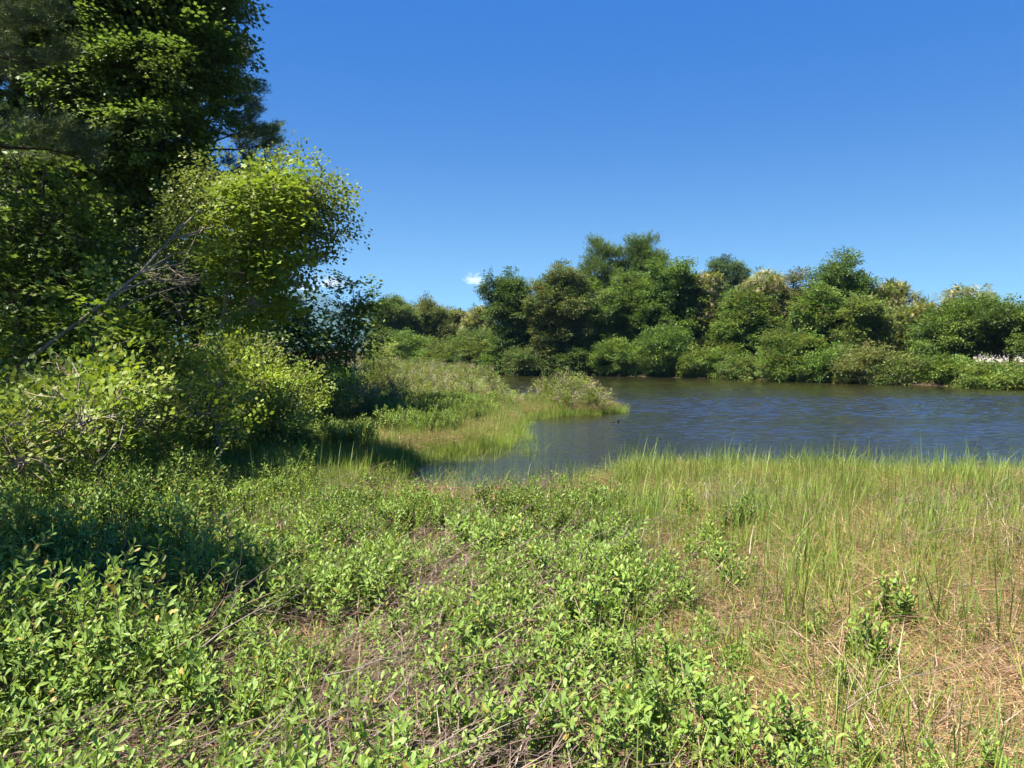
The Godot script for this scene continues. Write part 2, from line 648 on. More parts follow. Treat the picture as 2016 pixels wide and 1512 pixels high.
func camera_and_light() -> void:
	var cam := Camera3D.new()
	cam.name = "camera"
	cam.fov = 53.0
	cam.near = 0.05
	cam.far = 20000.0
	add_child(cam)
	cam.position = Vector3(0, EYE, 0)
	cam.rotation = Vector3(PITCH, 0, 0)
	cam.current = true

	var sun := DirectionalLight3D.new()
	sun.name = "sun"
	sun.light_energy = 1.6
	sun.light_color = Color(1.0, 0.955, 0.88)
	sun.light_angular_distance = 0.53
	sun.shadow_enabled = true
	sun.sky_mode = DirectionalLight3D.SKY_MODE_LIGHT_ONLY
	add_child(sun)
	sun.look_at_from_position(Vector3(-0.43, 1.0, 0.2), Vector3.ZERO)

	var e := Environment.new()
	e.background_mode = Environment.BG_SKY
	e.tonemap_mode = Environment.TONE_MAPPER_LINEAR
	e.tonemap_exposure = 3.8
	e.sdfgi_enabled = true
	e.ssao_enabled = true
	e.ssil_enabled = true
	var sky := ProceduralSkyMaterial.new()
	sky.sky_top_color = Color(0.0035, 0.0425, 0.167).linear_to_srgb()
	sky.sky_horizon_color = Color(0.118, 0.238, 0.29).linear_to_srgb()
	sky.sky_curve = 0.075
	sky.ground_bottom_color = Color(0.05, 0.06, 0.03).linear_to_srgb()
	sky.ground_horizon_color = Color(0.118, 0.238, 0.29).linear_to_srgb()
	sky.sun_angle_max = 0.0
	sky.sky_cover = clouds()
	sky.sky_cover_modulate = Color(1, 1, 1)
	e.sky = Sky.new()
	e.sky.sky_material = sky
	e.fog_enabled = true
	e.fog_density = 0.00011
	e.fog_light_color = Color(0.55, 0.78, 1.0)
	var w := WorldEnvironment.new()
	w.name = "air"
	w.environment = e
	add_child(w)


func clouds() -> ImageTexture:
	# two small fair-weather clouds low in the sky
	var im := Image.create(4096, 2048, false, Image.FORMAT_RGBA8)
	var f := FastNoiseLite.new()
	f.seed = 3
	f.frequency = 0.16
	f.fractal_octaves = 4
	for cl in [[935.0, 552.0, 27.0, 15.0], [652.0, 560.0, 42.0, 17.0], [600.0, 572.0, 32.0, 13.0]]:
		for j in range(-30, 31):
			for i in range(-60, 61):
				var d := at(cl[0], cl[1], 1.0) - Vector3(0, EYE, 0)
				var u := fposmod(atan2(d.x, -d.z) / TAU * 4096.0 + i, 4096.0)
				var v := acos(d.normalized().y) / PI * 2048.0 + j
				var x: float = i * 2.33 / cl[2]
				var y: float = j * 2.33 / cl[3]
				var k: float = 1.0 - sqrt(x * x + y * y) + f.get_noise_2d(i + cl[0], j * 1.6) * 0.75
				if y > 0.0:
					k -= y * 0.7
				k = smoothstep(0.05, 0.75, k)
				if k > 0.0:
					im.set_pixel(int(u), int(v), Color(0.55, 0.48, 0.36, k))
	return ImageTexture.create_from_image(im)


func materials() -> void:
	leaf_mat = plant_mat("leaves", 0.5, 0.38, 0.85)
	needle_mat = plant_mat("needles", 0.5, 0.4, 0.55)
	blossom_mat = plant_mat("blossom", 0.7, 0.3, 0.6)
	blade_mat = plant_mat("grass", 0.5, 0.4, 0.75)
	straw_mat = plant_mat("straw", 0.75, 0.3, 0.3)
	gale_mat = plant_mat("shrub leaves", 0.5, 0.42, 0.8)
	twig_mat = plant_mat("dead twigs", 0.85, 0.25, 0.0)
	bark_mat = plant_mat("bark", 0.9, 0.25, 0.0)
	bark_mat.albedo_texture = noise_tex(0.03, 4, ramp_of([Color(0.45, 0.45, 0.45), Color(0.8, 0.8, 0.8), Color(1.0, 1.0, 1.0)]), 8)
	bark_mat.uv1_triplanar = true
	bark_mat.uv1_scale = Vector3(3, 1.2, 3)


# ---------------------------------------------------------------- setting
func ground() -> void:
	var xs: Array[float] = []
	var ds: Array[float] = []
	for v in [-9000.0, -3000.0, -900.0, -300.0, -130.0, -90.0, -60.0, -45.0, -34.0, -26.0, -20.0]:
		xs.append(v)
	var x := -16.0
	while x <= 28.0:
		xs.append(x)
		x += 0.3 if absf(x) < 8.0 else 0.6
	for v in [34.0, 45.0, 60.0, 90.0, 130.0, 300.0, 900.0, 3000.0, 9000.0]:
		xs.append(v)
	for v in [-9000.0, -300.0, -60.0, -20.0, -8.0, -3.0]:
		ds.append(v)
	var d := -1.0
	while d <= 90.0:
		ds.append(d)
		d += 0.3 if d < 27.0 else 0.9
	for v in [100.0, 120.0, 150.0, 170.0, 300.0, 900.0, 3000.0, 9000.0]:
		ds.append(v)
	var vs := PackedVector3Array()
	var idx := PackedInt32Array()
	for a in ds:
		for b in xs:
			vs.append(Vector3(b, height(b, a), -a))
	var w := xs.size()
	for j in ds.size() - 1:
		for i in w - 1:
			var o := j * w + i
			for q in [o, o + w, o + w + 1, o, o + w + 1, o + 1]:
				idx.append(q)
	var m := StandardMaterial3D.new()
	m.roughness = 0.95
	m.metallic_specular = 0.2
	m.albedo_texture = noise_tex(0.02, 5, ramp_of([Color(0.022, 0.016, 0.01), Color(0.05, 0.037, 0.022), Color(0.1, 0.075, 0.045)]), 2)
	m.uv1_triplanar = true
	m.uv1_world_triplanar = true
	m.uv1_scale = Vector3(0.9, 0.9, 0.9)
	setting("ground", grid_mesh(vs, idx, w), m)


func grid_mesh(vs: PackedVector3Array, idx: PackedInt32Array, w: int, flat_uv := false) -> ArrayMesh:
	var ns := PackedVector3Array()
	ns.resize(vs.size())
	var rows := vs.size() / w
	for j in rows:
		for i in w:
			var a := vs[j * w + mini(i + 1, w - 1)] - vs[j * w + maxi(i - 1, 0)]
			var b := vs[mini(j + 1, rows - 1) * w + i] - vs[maxi(j - 1, 0) * w + i]
			var nn := a.cross(b).normalized()
			ns[j * w + i] = nn if nn.y > 0.0 else -nn
	var arrays := []
	arrays.resize(Mesh.ARRAY_MAX)
	arrays[Mesh.ARRAY_VERTEX] = vs
	arrays[Mesh.ARRAY_NORMAL] = ns
	arrays[Mesh.ARRAY_INDEX] = idx
	if flat_uv:
		var uv := PackedVector2Array()
		for p in vs:
			uv.append(Vector2(p.x - p.z * 0.12, p.z))
		arrays[Mesh.ARRAY_TEX_UV] = uv
	var m := ArrayMesh.new()
	m.add_surface_from_arrays(Mesh.PRIMITIVE_TRIANGLES, arrays)
	return m


func water() -> void:
	var xs: Array[float] = []
	var ds: Array[float] = []
	var x := -14.0
	while x < 60.0:
		xs.append(x)
		x += 0.16 if x < 20.0 else 0.35
	var d := 8.5
	while d < 82.0:
		ds.append(d)
		d += 0.05 if d < 20.0 else 0.09 if d < 36.0 else 0.18 if d < 50.0 else 0.4
	var vs := PackedVector3Array()
	var idx := PackedInt32Array()
	for a in ds:
		for b in xs:
			# wind roughens the open pond; the inlet in the lee of the shrubs stays calmer
			var open := 0.12 + 0.88 * smoothstep(0.5, 5.0, b - (a - 11.0) * 0.02) * smoothstep(9.0, 13.5, a + b * 0.3)
			open = maxf(open, smoothstep(24.0, 29.0, a))
			var gust := clampf(0.8 + 1.1 * patch.get_noise_2d(b * 0.8, a * 2.2), 0.3, 1.4)
			var h := fine.get_noise_2d(b * 0.8 + a * 0.25, a * 3.0 - b * 0.35) * 0.036
			h += fine.get_noise_2d(b * 1.6 - a * 0.4, a * 6.0 + 40.0) * 0.011
			vs.append(Vector3(b, h * open * gust, -a))
	var w := xs.size()
	for j in ds.size() - 1:
		for i in w - 1:
			var o := j * w + i
			for q in [o, o + w, o + w + 1, o, o + w + 1, o + 1]:
				idx.append(q)
	var m := StandardMaterial3D.new()
	m.albedo_color = Color(0.014, 0.013, 0.005).linear_to_srgb()
	m.roughness = 0.04
	m.metallic_specular = 0.5
	m.heightmap_enabled = true
	m.heightmap_texture = noise_tex(0.03, 3, null, 21)
	m.heightmap_scale = 0.8
	m.uv1_scale = Vector3(0.3, 0.9, 1.0)
	setting("water", grid_mesh(vs, idx, w, true), m)


func hills() -> void:
	var m := StandardMaterial3D.new()
	m.roughness = 1.0
	m.metallic_specular = 0.1
	m.albedo_texture = noise_tex(0.03, 5, ramp_of([Color(0.025, 0.045, 0.018), Color(0.05, 0.075, 0.03)]), 5)
	m.uv1_triplanar = true
	m.uv1_world_triplanar = true
	m.uv1_scale = Vector3(0.004, 0.004, 0.004)
	# ridge line: pixel and height above the horizon at that distance
	ridge("mountain", [[180, 640], [330, 600], [470, 578], [560, 570], [612, 571], [640, 580], [668, 598], [700, 618], [760, 640]], 5200.0, 900.0, m)
	ridge("hill", [[560, 640], [640, 618], [700, 603], [735, 594], [770, 593], [830, 603], [900, 612], [1000, 625], [1120, 640]], 3800.0, 500.0, m)
	ridge("hill", [[1640, 640], [1760, 628], [1860, 616], [1930, 605], [1975, 599], [2016, 592], [2080, 585], [2200, 580], [2400, 590], [2600, 640]], 4200.0, 700.0, m)


func ridge(called: String, line: Array, deep: float, thick: float, m: Material) -> void:
	var vs := PackedVector3Array()
	var idx := PackedInt32Array()
	var w := 80
	var rows := 15
	for j in rows:
		var f := float(j) / (rows - 1) * 2.0 - 1.0
		for i in w:
			var t := float(i) / (w - 1) * (line.size() - 1)
			var k := mini(int(t), line.size() - 2)
			var a: Array = line[k]
			var b: Array = line[k + 1]
			var u := smoothstep(0.0, 1.0, t - k)
			var p := at(lerpf(a[0], b[0], t - k), lerpf(a[1], b[1], u), deep)
			var h := p.y * (1.0 - f * f) + patch.get_noise_2d(p.x * 0.05, f * 60.0) * deep * 0.0016
			vs.append(Vector3(p.x, maxf(h, -5.0) if absf(f) < 0.99 else -5.0, p.z - f * thick))
	for j in rows - 1:
		for i in w - 1:
			var o := j * w + i
			for q in [o, o + w, o + w + 1, o, o + w + 1, o + 1]:
				idx.append(q)
	setting(called, grid_mesh(vs, idx, w), m)


func box(size: Vector3) -> BoxMesh:
	var b := BoxMesh.new()
	b.size = size
	return b


func building() -> void:
	# a long low white building that shows between the trunks of the far bank
	var p := at(1990, 700, 64.0)
	p.y = height(p.x, 64.0)
	var t := thing("white_building", "long low white building half hidden behind the trees at the right edge", "building", p)
	t.rotation.y = -0.2
	var white := StandardMaterial3D.new()
	white.albedo_texture = noise_tex(0.01, 4, ramp_of([Color(0.62, 0.58, 0.55), Color(0.74, 0.71, 0.68)]), 31)
	white.uv1_triplanar = true
	white.uv1_scale = Vector3(0.3, 2.0, 0.3)
	white.roughness = 0.7
	var roof := StandardMaterial3D.new()
	roof.albedo_color = Color(0.3, 0.29, 0.28).linear_to_srgb()
	roof.roughness = 0.6
	var dark := StandardMaterial3D.new()
	dark.albedo_color = Color(0.05, 0.055, 0.06).linear_to_srgb()
	dark.roughness = 0.15
	var wall := part("wall", box(Vector3(26, 3.4, 9)), white, t)
	wall.position.y = 1.7
	for s in [-1.0, 1.0]:
		var r := part("roof", box(Vector3(26.8, 0.14, 5.0)), roof, t)
		r.rotation.x = s * 0.2
		r.position = Vector3(0, 3.75, s * 2.4)
	for k in 5:
		var win := part("window", box(Vector3(1.3, 1.1, 0.08)), dark, t)
		win.position = Vector3(-9.5 + 4.4 * k, 1.9, 4.53)
		var sill := part("sill", box(Vector3(1.5, 0.08, 0.16)), white, win)
		sill.position = Vector3(0, -0.6, 0.03)


# ---------------------------------------------------------------- trees across the water
func shore_depth(px: float) -> float:
	# how far the far waterline lies in that direction
	var d := 30.0
	while d < 110.0 and not inside(Vector2((px - 1008.0) / FOCAL * d, d), far_shore):
		d += 0.25
	return d


func bank(px: float, deep: float) -> Vector3:
	var p := at(px, 740, deep)
	p.y = height(p.x, deep) - 0.05
	return p


func look(kind: String, colour: String, share: float) -> Dictionary:
	return {"kind": kind, "colour": GREEN[colour], "share": share}


func far_tree(called: String, label: String, px: float, top: float, bottom: float, hw: float, back: float, n: int, looks: Array, seed_: int, per_area := 20.0, lift := 0.1, squat := 0.44, trunk := 0.16, extra := []) -> void:
	var deep := shore_depth(px) + back
	var lobes := egg(px, top, bottom, hw * 1.32, n + 9, seed_, squat * 0.8)
	lobes.append_array(extra)
	tree(called, label, "tree", "trees on the far bank", bank(px, deep), deep, lobes, looks, per_area * 1.1, 0.52, 1.0, lift, trunk, Color(0.09, 0.075, 0.06), seed_, [], false, 0.72)


func far_bush(called: String, label: String, px: float, top: float, bottom: float, hw: float, back: float, n: int, looks: Array, seed_: int) -> void:
	var deep := shore_depth(px) + back
	tree(called, label, "bush", "bushes along the far waterline", bank(px, deep), deep, egg(px, top, bottom + 6.0, hw * 1.2, n + 7, seed_, 0.33), looks, 20.0, 0.48, 0.9, 0.1, 0.04, Color(0.1, 0.08, 0.06), seed_, [], false, 0.7)


func far_bank() -> void:
	var loc := [look("locust", "locust", 0.72), look("blossom", "cream", 0.28)]
	var airy := [look("locust", "locust", 0.55), look("blossom", "cream", 0.45)]
	# the wood beyond the cove, left of the gap
	far_tree("cove_tree", "grey green rounded tree where the low far hill meets the sapling", 775, 588, 735, 42, 10.0, 9, [look("oval", "ash", 1.0)], 101)
	far_tree("cove_tree", "mid green tree second in the low wood behind the cove", 838, 598, 735, 45, 15.8, 9, [look("oval", "olive", 0.6), look("upright", "ash", 0.4)], 102)
	far_tree("cove_tree", "pale olive tree in the low wood left of the creamy blossom", 890, 604, 735, 42, 19.2, 9, [look("oval", "olive", 0.55), look("locust", "locust", 0.45)], 103)
	far_tree("locust_tree", "small locust tree with cream blossom beside the dark draped tree", 945, 596, 725, 38, 10.8, 8, airy, 104)
	far_tree("cove_tree", "dark conical young tree in front of the low cove wood", 935, 650, 735, 30, 4.5, 7, [look("upright", "ash", 1.0)], 105)
	far_bush("cove_bush", "broad green bush at the back of the cove", 800, 660, 745, 65, 1.2, 9, [look("oval", "vine", 0.5), look("oval", "ash", 0.5)], 106)
	far_bush("cove_bush", "bright bush between the cove and the dark draped tree", 910, 670, 745, 60, 1.2, 9, [look("oval", "olive", 0.5), look("oval", "vine", 0.5)], 107)
	far_bush("cove_bush", "low light green bush at the mouth of the cove", 985, 690, 745, 40, 1.2, 6, [look("oval", "vine", 0.7), look("oval", "dark", 0.3)], 108)
	# the tall row right of the gap
	far_tree("draped_tree", "dark vine draped tree with a crooked arm pointing left", 1012, 545, 735, 36, 2.0, 11, [look("oval", "dark", 1.0)], 111, 21.0, 0.0, 0.42, 0.2, [[978, 575, 20, 22], [968, 560, 10, 12], [990, 600, 16, 20]])
	far_tree("mixed_tree", "broad brownish green tree right of the dark draped tree", 1112, 528, 738, 52, 2.0, 14, [look("oval", "olive", 0.6), look("oval", "dark", 0.4)], 112, 21.0)
	far_tree("ash_tree", "tall light green tree with feathery upright tips, left of the pair", 1190, 500, 735, 50, 10.0, 13, [look("upright", "ash", 1.0)], 113, 28.0, 1.1, 0.34, 0.16, [[1180, 500, 12, 20], [1205, 510, 12, 20]])
	far_tree("ash_tree", "tallest light green tree with feathery upright tips, right of the pair", 1268, 495, 735, 55, 11.2, 13, [look("upright", "ash", 0.8), look("upright", "vine", 0.2)], 114, 28.0, 1.1, 0.34, 0.16, [[1275, 498, 12, 22], [1250, 505, 12, 20]])
	far_tree("draped_tree", "leafy vine covered tree with dark hollows above the round mound", 1318, 522, 735, 60, 6.5, 13, [look("oval", "vine", 0.75), look("oval", "dark", 0.25)], 115, 21.0)
	far_tree("locust_tree", "locust tree flowering cream beside the vine covered tree", 1388, 532, 725, 36, 6.5, 9, airy, 116)
	far_tree("dense_tree", "dark blue green dense tree standing behind the flowering locusts", 1432, 510, 735, 50, 24.0, 10, [look("oval", "blue", 1.0)], 117, 21.0)
	far_tree("locust_tree", "tall locust tree with the whitest blossom at its top", 1508, 522, 735, 50, 7.8, 12, [look("locust", "locust", 0.55), look("blossom", "cream", 0.45)], 118)
	far_tree("bare_topped_tree", "reddish olive tree with bare grey twigs sticking up", 1560, 560, 735, 40, 8.5, 10, [look("oval", "olive", 0.85), look("twiggy", "twig", 0.15)], 119, 21.0, 0.3, 0.36, 0.14, [[1575, 560, 12, 22]])
	far_tree("tapering_tree", "tall dark green tree tapering to a layered top, alone above the row", 1655, 545, 740, 58, 9.0, 14, [look("oval", "vine", 0.6), look("oval", "dark", 0.4)], 120, 21.0, 0.1, 0.34, 0.17, [[1655, 520, 26, 16], [1650, 545, 34, 16], [1665, 570, 42, 18]])
	far_tree("locust_tree", "wide locust tree pale with blossom right of the tapering tree", 1748, 552, 735, 55, 10.0, 13, airy, 121)
	far_tree("locust_tree", "yellowish locust tree lower than its neighbours in the row", 1812, 592, 735, 45, 9.2, 10, loc, 122)
	far_tree("locust_tree", "open crowned yellow locust tree rising behind the dark maple", 1900, 562, 640, 52, 22.0, 10, [look("locust", "locust", 0.6), look("blossom", "cream", 0.4)], 123, 7.0, 0.2, 0.3)
	far_tree("maple_tree", "round dark green maple before the white building", 1908, 595, 688, 52, 8.0, 12, [look("oval", "maple", 1.0)], 124, 21.0)
	far_tree("maple_tree", "dark maple cut by the right edge of the picture", 1990, 598, 690, 40, 7.8, 11, [look("oval", "dark", 0.8), look("oval", "maple", 0.2)], 125, 21.0)
	far_tree("maple_tree", "dark maple farther along the bank past the white building", 2090, 575, 715, 60, 7.5, 11, [look("oval", "maple", 1.0)], 126)
	# the second row, filling the wall of foliage behind the front trees
	far_tree("back_tree", "green tree filling the gap right of the dark draped tree", 1062, 592, 740, 40, 7.0, 10, [look("oval", "vine", 0.6), look("oval", "olive", 0.4)], 150)
	far_tree("back_tree", "green tree wedged between the brownish tree and the feathery pair", 1152, 560, 740, 40, 8.0, 11, [look("oval", "vine", 1.0)], 151)
	far_tree("back_tree", "leafy tree between the two feathery ash trees", 1232, 545, 738, 44, 5.0, 12, [look("oval", "ash", 0.6), look("oval", "vine", 0.4)], 152)
	far_tree("back_tree", "leafy tree behind the cream locust beside the vine covered tree", 1368, 560, 740, 46, 8.0, 12, [look("oval", "vine", 0.7), look("oval", "ash", 0.3)], 153)
	far_tree("back_tree", "green tree between the blue green tree and the whitest locust", 1466, 565, 742, 44, 5.0, 12, [look("oval", "vine", 0.6), look("locust", "locust", 0.4)], 154)
	far_tree("back_tree", "green tree wedged left of the tapering tree", 1606, 580, 745, 40, 4.0, 11, [look("oval", "vine", 0.8), look("oval", "olive", 0.2)], 155)
	far_tree("back_tree", "pale green tree wedged right of the tapering tree", 1702, 585, 748, 40, 4.0, 11, [look("oval", "ash", 0.6), look("locust", "locust", 0.4)], 156)
	far_tree("back_tree", "green tree between the yellowish locust and the round maple", 1858, 610, 745, 40, 6.0, 10, [look("oval", "vine", 0.6), look("oval", "ash", 0.4)], 157)
	# bushes at the waterline
	far_bush("bank_bush", "dark bush at the foot of the dark draped tree", 1050, 690, 742, 46, 0.5, 8, [look("oval", "dark", 0.7), look("oval", "olive", 0.3)], 131)
	far_bush("bank_bush", "dark bush in the shade of the brownish green tree", 1130, 690, 740, 40, 1.2, 8, [look("oval", "dark", 0.8), look("oval", "vine", 0.2)], 132)
	far_bush("vine_mound", "bright vine mound on the slope above the grassy bank", 1215, 672, 730, 44, 1.2, 9, [look("oval", "vine", 0.7), look("oval", "shrub", 0.3)], 133)
	far_bush("vine_mound", "round dark vine mound overhanging the water", 1312, 648, 745, 46, 1.2, 11, [look("oval", "vine", 0.8), look("oval", "dark", 0.2)], 134)
	far_bush("bank_bush", "light green bush right of the round vine mound", 1382, 690, 742, 34, 1.2, 7, [look("oval", "shrub", 0.7), look("oval", "vine", 0.3)], 135)
	far_bush("bank_bush", "tall bush with pale blossom under the flowering locusts", 1425, 685, 745, 36, 1.2, 9, [look("oval", "vine", 0.6), look("locust", "locust", 0.4)], 136)
	far_bush("bank_bush", "wide leafy bush below the whitest locust", 1480, 706, 750, 46, 1.2, 10, [look("oval", "vine", 0.6), look("oval", "olive", 0.4)], 137)
	far_bush("bank_bush", "tall bush leaning over the water left of the tapering tree", 1560, 652, 752, 52, 1.2, 12, [look("oval", "vine", 0.5), look("locust", "locust", 0.5)], 138)
	far_bush("bank_bush", "green bush at the foot of the tapering tree", 1640, 690, 754, 48, 1.2, 8, [look("oval", "vine", 0.8), look("oval", "dark", 0.2)], 139)
	far_bush("bank_bush", "grey green bush under the wide pale locust", 1715, 690, 756, 55, 1.2, 9, [look("oval", "olive", 0.8), look("oval", "ash", 0.2)], 140)
	far_bush("bank_bush", "grey green bush below the yellowish locust", 1790, 715, 758, 42, 1.2, 9, [look("oval", "olive", 0.6), look("oval", "vine", 0.4)], 141)
	far_bush("bank_bush", "low bright bush at the waterline below the round maple", 1870, 716, 764, 45, 1.2, 7, [look("oval", "vine", 0.6), look("oval", "shrub", 0.4)], 142)
	far_bush("bank_bush", "low bright bush at the waterline below the white building", 1945, 728, 768, 42, 0.8, 7, [look("oval", "vine", 0.5), look("oval", "shrub", 0.5)], 143)
	far_bush("bank_bush", "low bush at the waterline cut by the right edge", 2018, 730, 772, 42, 0.4, 7, [look("oval", "vine", 0.6), look("oval", "shrub", 0.4)], 144)
	# grassy foot of the bank
	rng.seed = 77
	var places := []
	var tints := []
	for i in 9000:
		var x := rf(-12, 30)
		var d := rf(34, 72)
		var b := shore_distance(x, d, far_shore)
		if b > 0.02 and b < 4.0:
			var s := rf(0.8, 1.5)
			places.append(Transform3D(Basis(Vector3.UP, rf(0, TAU)).scaled(Vector3(s, s, s)), Vector3(x, height(x, d) - 0.02, -d)))
			tints.append(tint(Color(0.11, 0.19, 0.035), rf(0.8, 1.2), rf(-0.1, 0.15)))
	var g := Node3D.new()
	g.name = "bank_grass"
	g.set_meta("kind", "stuff")
	g.set_meta("label", "bright green grass on the foot of the far bank")
	g.set_meta("category", "grass")
	add_child(g)
	scatter("blades", tuft(4, 26, 0.4, 0.65, 0.16, 0.008, 0.3), blade_mat, places, tints, g)


# ---------------------------------------------------------------- the wood on the left
func left_ground(px: float, deep: float) -> Vector3:
	var p := at(px, 760, deep)
	p.y = height(p.x, deep) - 0.03
	return p


func left_wood() -> void:
	var grey := Color(0.12, 0.1, 0.085)
	# pines at the back
	pine("white_pine", "tall white pine whose layered branches jut right into the sky", left_ground(390, 19.0), 13.5, 1.85, 2.5, 0.2, GREEN["pine"], 201, 1.2, Vector3(0.25, 0, 0))
	pine("white_pine", "white pine with a bare lower trunk in the gloom at the left edge", left_ground(45, 17.0), 13.0, 2.6, 3.2, 0.17, GREEN["pine"], 202, 1.0)
	pine("white_pine", "white pine trunk second from the left edge in the dark wood", left_ground(100, 18.0), 14.0, 2.4, 3.6, 0.16, GREEN["pine"], 203, 0.9)
	pine("white_pine", "white pine deep in the wood behind the dark maple", left_ground(250, 22.0), 15.0, 2.8, 3.0, 0.2, GREEN["pine"], 204, 0.9)
	pine("young_pine", "young blue green pine peeping over the bright birch", left_ground(528, 27.0), 9.6, 1.0, 3.0, 0.1, GREEN["blue"], 205, 1.0)
	pine("white_pine", "white pine with a sunlit bough reaching in from the left edge", left_ground(-250, 9.0), 9.0, 2.4, 4.4, 0.2, GREEN["pine"], 206, 1.1, Vector3(0.2, 0, 0))
	# big dark maple
	tree("maple_tree", "huge dark maple filling the upper left corner", "tree", "maples at the wood's edge", left_ground(260, 16.5), 16.5,
		[[240, 60, 110, 90], [340, 30, 100, 80], [395, 110, 75, 70], [300, 150, 110, 90, -0.5], [200, 170, 90, 80, -0.5], [380, 220, 75, 70], [300, 270, 95, 80, -0.6], [220, 300, 80, 80], [340, 350, 70, 60], [150, 60, 100, 90], [60, 20, 100, 80], [260, -60, 130, 80], [390, -60, 90, 90], [100, -80, 130, 90], [30, 130, 80, 70], [270, 390, 80, 60], [400, 20, 70, 60]],
		[look("maple", "maple", 1.0)], 40.0, 0.34, 0.85, 0.05, 0.17, grey, 211)
	tree("maple_tree", "shaded young maple under the pines at the left edge", "tree", "maples at the wood's edge", left_ground(60, 11.0), 11.0,
		[[40, 470, 90, 80], [120, 560, 90, 80], [20, 600, 90, 90], [110, 440, 70, 60], [40, 340, 70, 60], [170, 480, 60, 60], [60, 690, 90, 70]],
		[look("maple", "maple", 1.0)], 28.0, 0.32, 0.85, 0.05, 0.07, grey, 212)
	tree("maple_tree", "shaded maple bush low beside the leaning trunk", "tree", "maples at the wood's edge", left_ground(200, 10.0), 10.0,
		[[210, 660, 75, 60], [260, 720, 70, 55], [130, 680, 75, 65], [190, 610, 50, 45], [60, 730, 70, 60], [310, 690, 45, 40]],
		[look("maple", "maple", 0.85), look("maple", "bright", 0.15)], 30.0, 0.3, 0.82, 0.05, 0.04, grey, 213)
	# leaning pale birch: trunk from the lower left up to the right
	var d := 11.6
	tree("birch_tree", "leaning birch with a pale slanting trunk and small bright leaves", "tree", "", at(-40, 800, 9.6), d,
		[[588, 392, 62, 50], [618, 442, 42, 50], [558, 462, 60, 55], [568, 517, 45, 38], [538, 372, 55, 40], [618, 372, 32, 30], [633, 417, 28, 24], [508, 582, 45, 40], [458, 402, 60, 50], [405, 418, 50, 42], [345, 468, 40, 30], [360, 518, 36, 26], [430, 353, 34, 24]],
		[look("birch", "birch", 1.0)], 40.0, 0.2, 0.84, 0.0, 0.03, Color(0.25, 0.225, 0.19), 214,
		[at(-40, 800, 9.6), at(60, 705, 9.6), at(140, 645, 9.7), at(215, 588, 9.9), at(275, 538, 10.2), at(335, 472, 10.6), at(400, 405, 11.2), at(480, 370, d), at(560, 380, d)], true, 0.3)
	# young maple with bright leaves, thin pale trunk
	tree("bright_maple", "young maple with brilliant yellow green leaves on a thin pale trunk", "tree", "maples at the wood's edge", left_ground(426, 10.6), 10.6,
		[[490, 420, 48, 42], [530, 400, 42, 42], [460, 470, 42, 36], [520, 480, 48, 36], [480, 540, 50, 40], [540, 540, 40, 34], [500, 600, 48, 36], [450, 520, 32, 28], [545, 440, 36, 34], [500, 365, 34, 26], [470, 620, 40, 24]],
		[look("maple", "bright", 1.0)], 32.0, 0.2, 0.72, 0.0, 0.035, Color(0.36, 0.33, 0.27), 215,
		[left_ground(426, 10.6), at(430, 690, 10.6), at(436, 640, 10.6), at(446, 580, 10.6), at(460, 510, 10.6), at(490, 430, 10.6), at(505, 370, 10.6)])
	tree("shade_tree", "dark leafy tree between the bright maple and the white stemmed sapling", "tree", "", left_ground(600, 21.0), 21.0,
		[[570, 640, 45, 40], [640, 690, 35, 35], [560, 660, 55, 45], [660, 700, 30, 30], [600, 695, 55, 40]],
		[look("oval", "dark", 0.6), look("oval", "maple", 0.4)], 17.0, 0.35, 0.8, 0.05, 0.07, grey, 216)
	tree("sapling", "slim sapling with a white stem standing at the thicket's end", "tree", "", left_ground(697, 20.0), 20.0,
		[[690, 620, 30, 28], [720, 640, 22, 26], [675, 650, 26, 26], [700, 585, 20, 22], [705, 668, 26, 20], [685, 690, 24, 18], [715, 600, 14, 14], [694, 562, 9, 14]],
		[look("maple", "maple", 0.6), look("maple", "bright", 0.4)], 22.0, 0.25, 0.9, 0.1, 0.026, Color(0.5, 0.47, 0.4), 217,
		[left_ground(697, 20.0), at(697, 740, 20), at(699, 700, 20), at(694, 660, 20), at(697, 600, 20), at(694, 560, 20)])
	tree("understory_tree", "dark understory tree behind the birch's dead twigs", "tree", "", left_ground(350, 16.0), 16.0,
		[[330, 600, 70, 60], [400, 560, 60, 60], [280, 560, 70, 60], [380, 650, 70, 50], [450, 640, 50, 50], [250, 480, 70, 60], [540, 640, 60, 50]],
		[look("oval", "dark", 1.0)], 15.0, 0.4, 0.8, 0.05, 0.07, grey, 218)
	tree("wood_tree", "dark leafy tree deep in the wood behind the slanting trunk", "tree", "", left_ground(120, 21.0), 21.0,
		[[60, 420, 80, 70], [150, 470, 80, 70], [240, 440, 70, 60], [60, 560, 90, 70], [180, 580, 90, 70], [300, 620, 80, 60], [100, 680, 100, 60], [220, 690, 90, 50], [10, 640, 60, 60]],
		[look("oval", "dark", 1.0)], 17.0, 0.4, 0.9, 0.05, 0.12, grey, 220)
	tree("wood_tree", "dark leafy tree filling the gap under the pine boughs at the left edge", "tree", "", left_ground(0, 19.0), 19.0,
		[[0, 300, 80, 60], [-60, 420, 80, 70], [10, 480, 80, 70], [-30, 600, 90, 80], [40, 700, 80, 60], [60, 250, 60, 50]],
		[look("oval", "dark", 1.0)], 17.0, 0.4, 0.9, 0.05, 0.1, grey, 221)
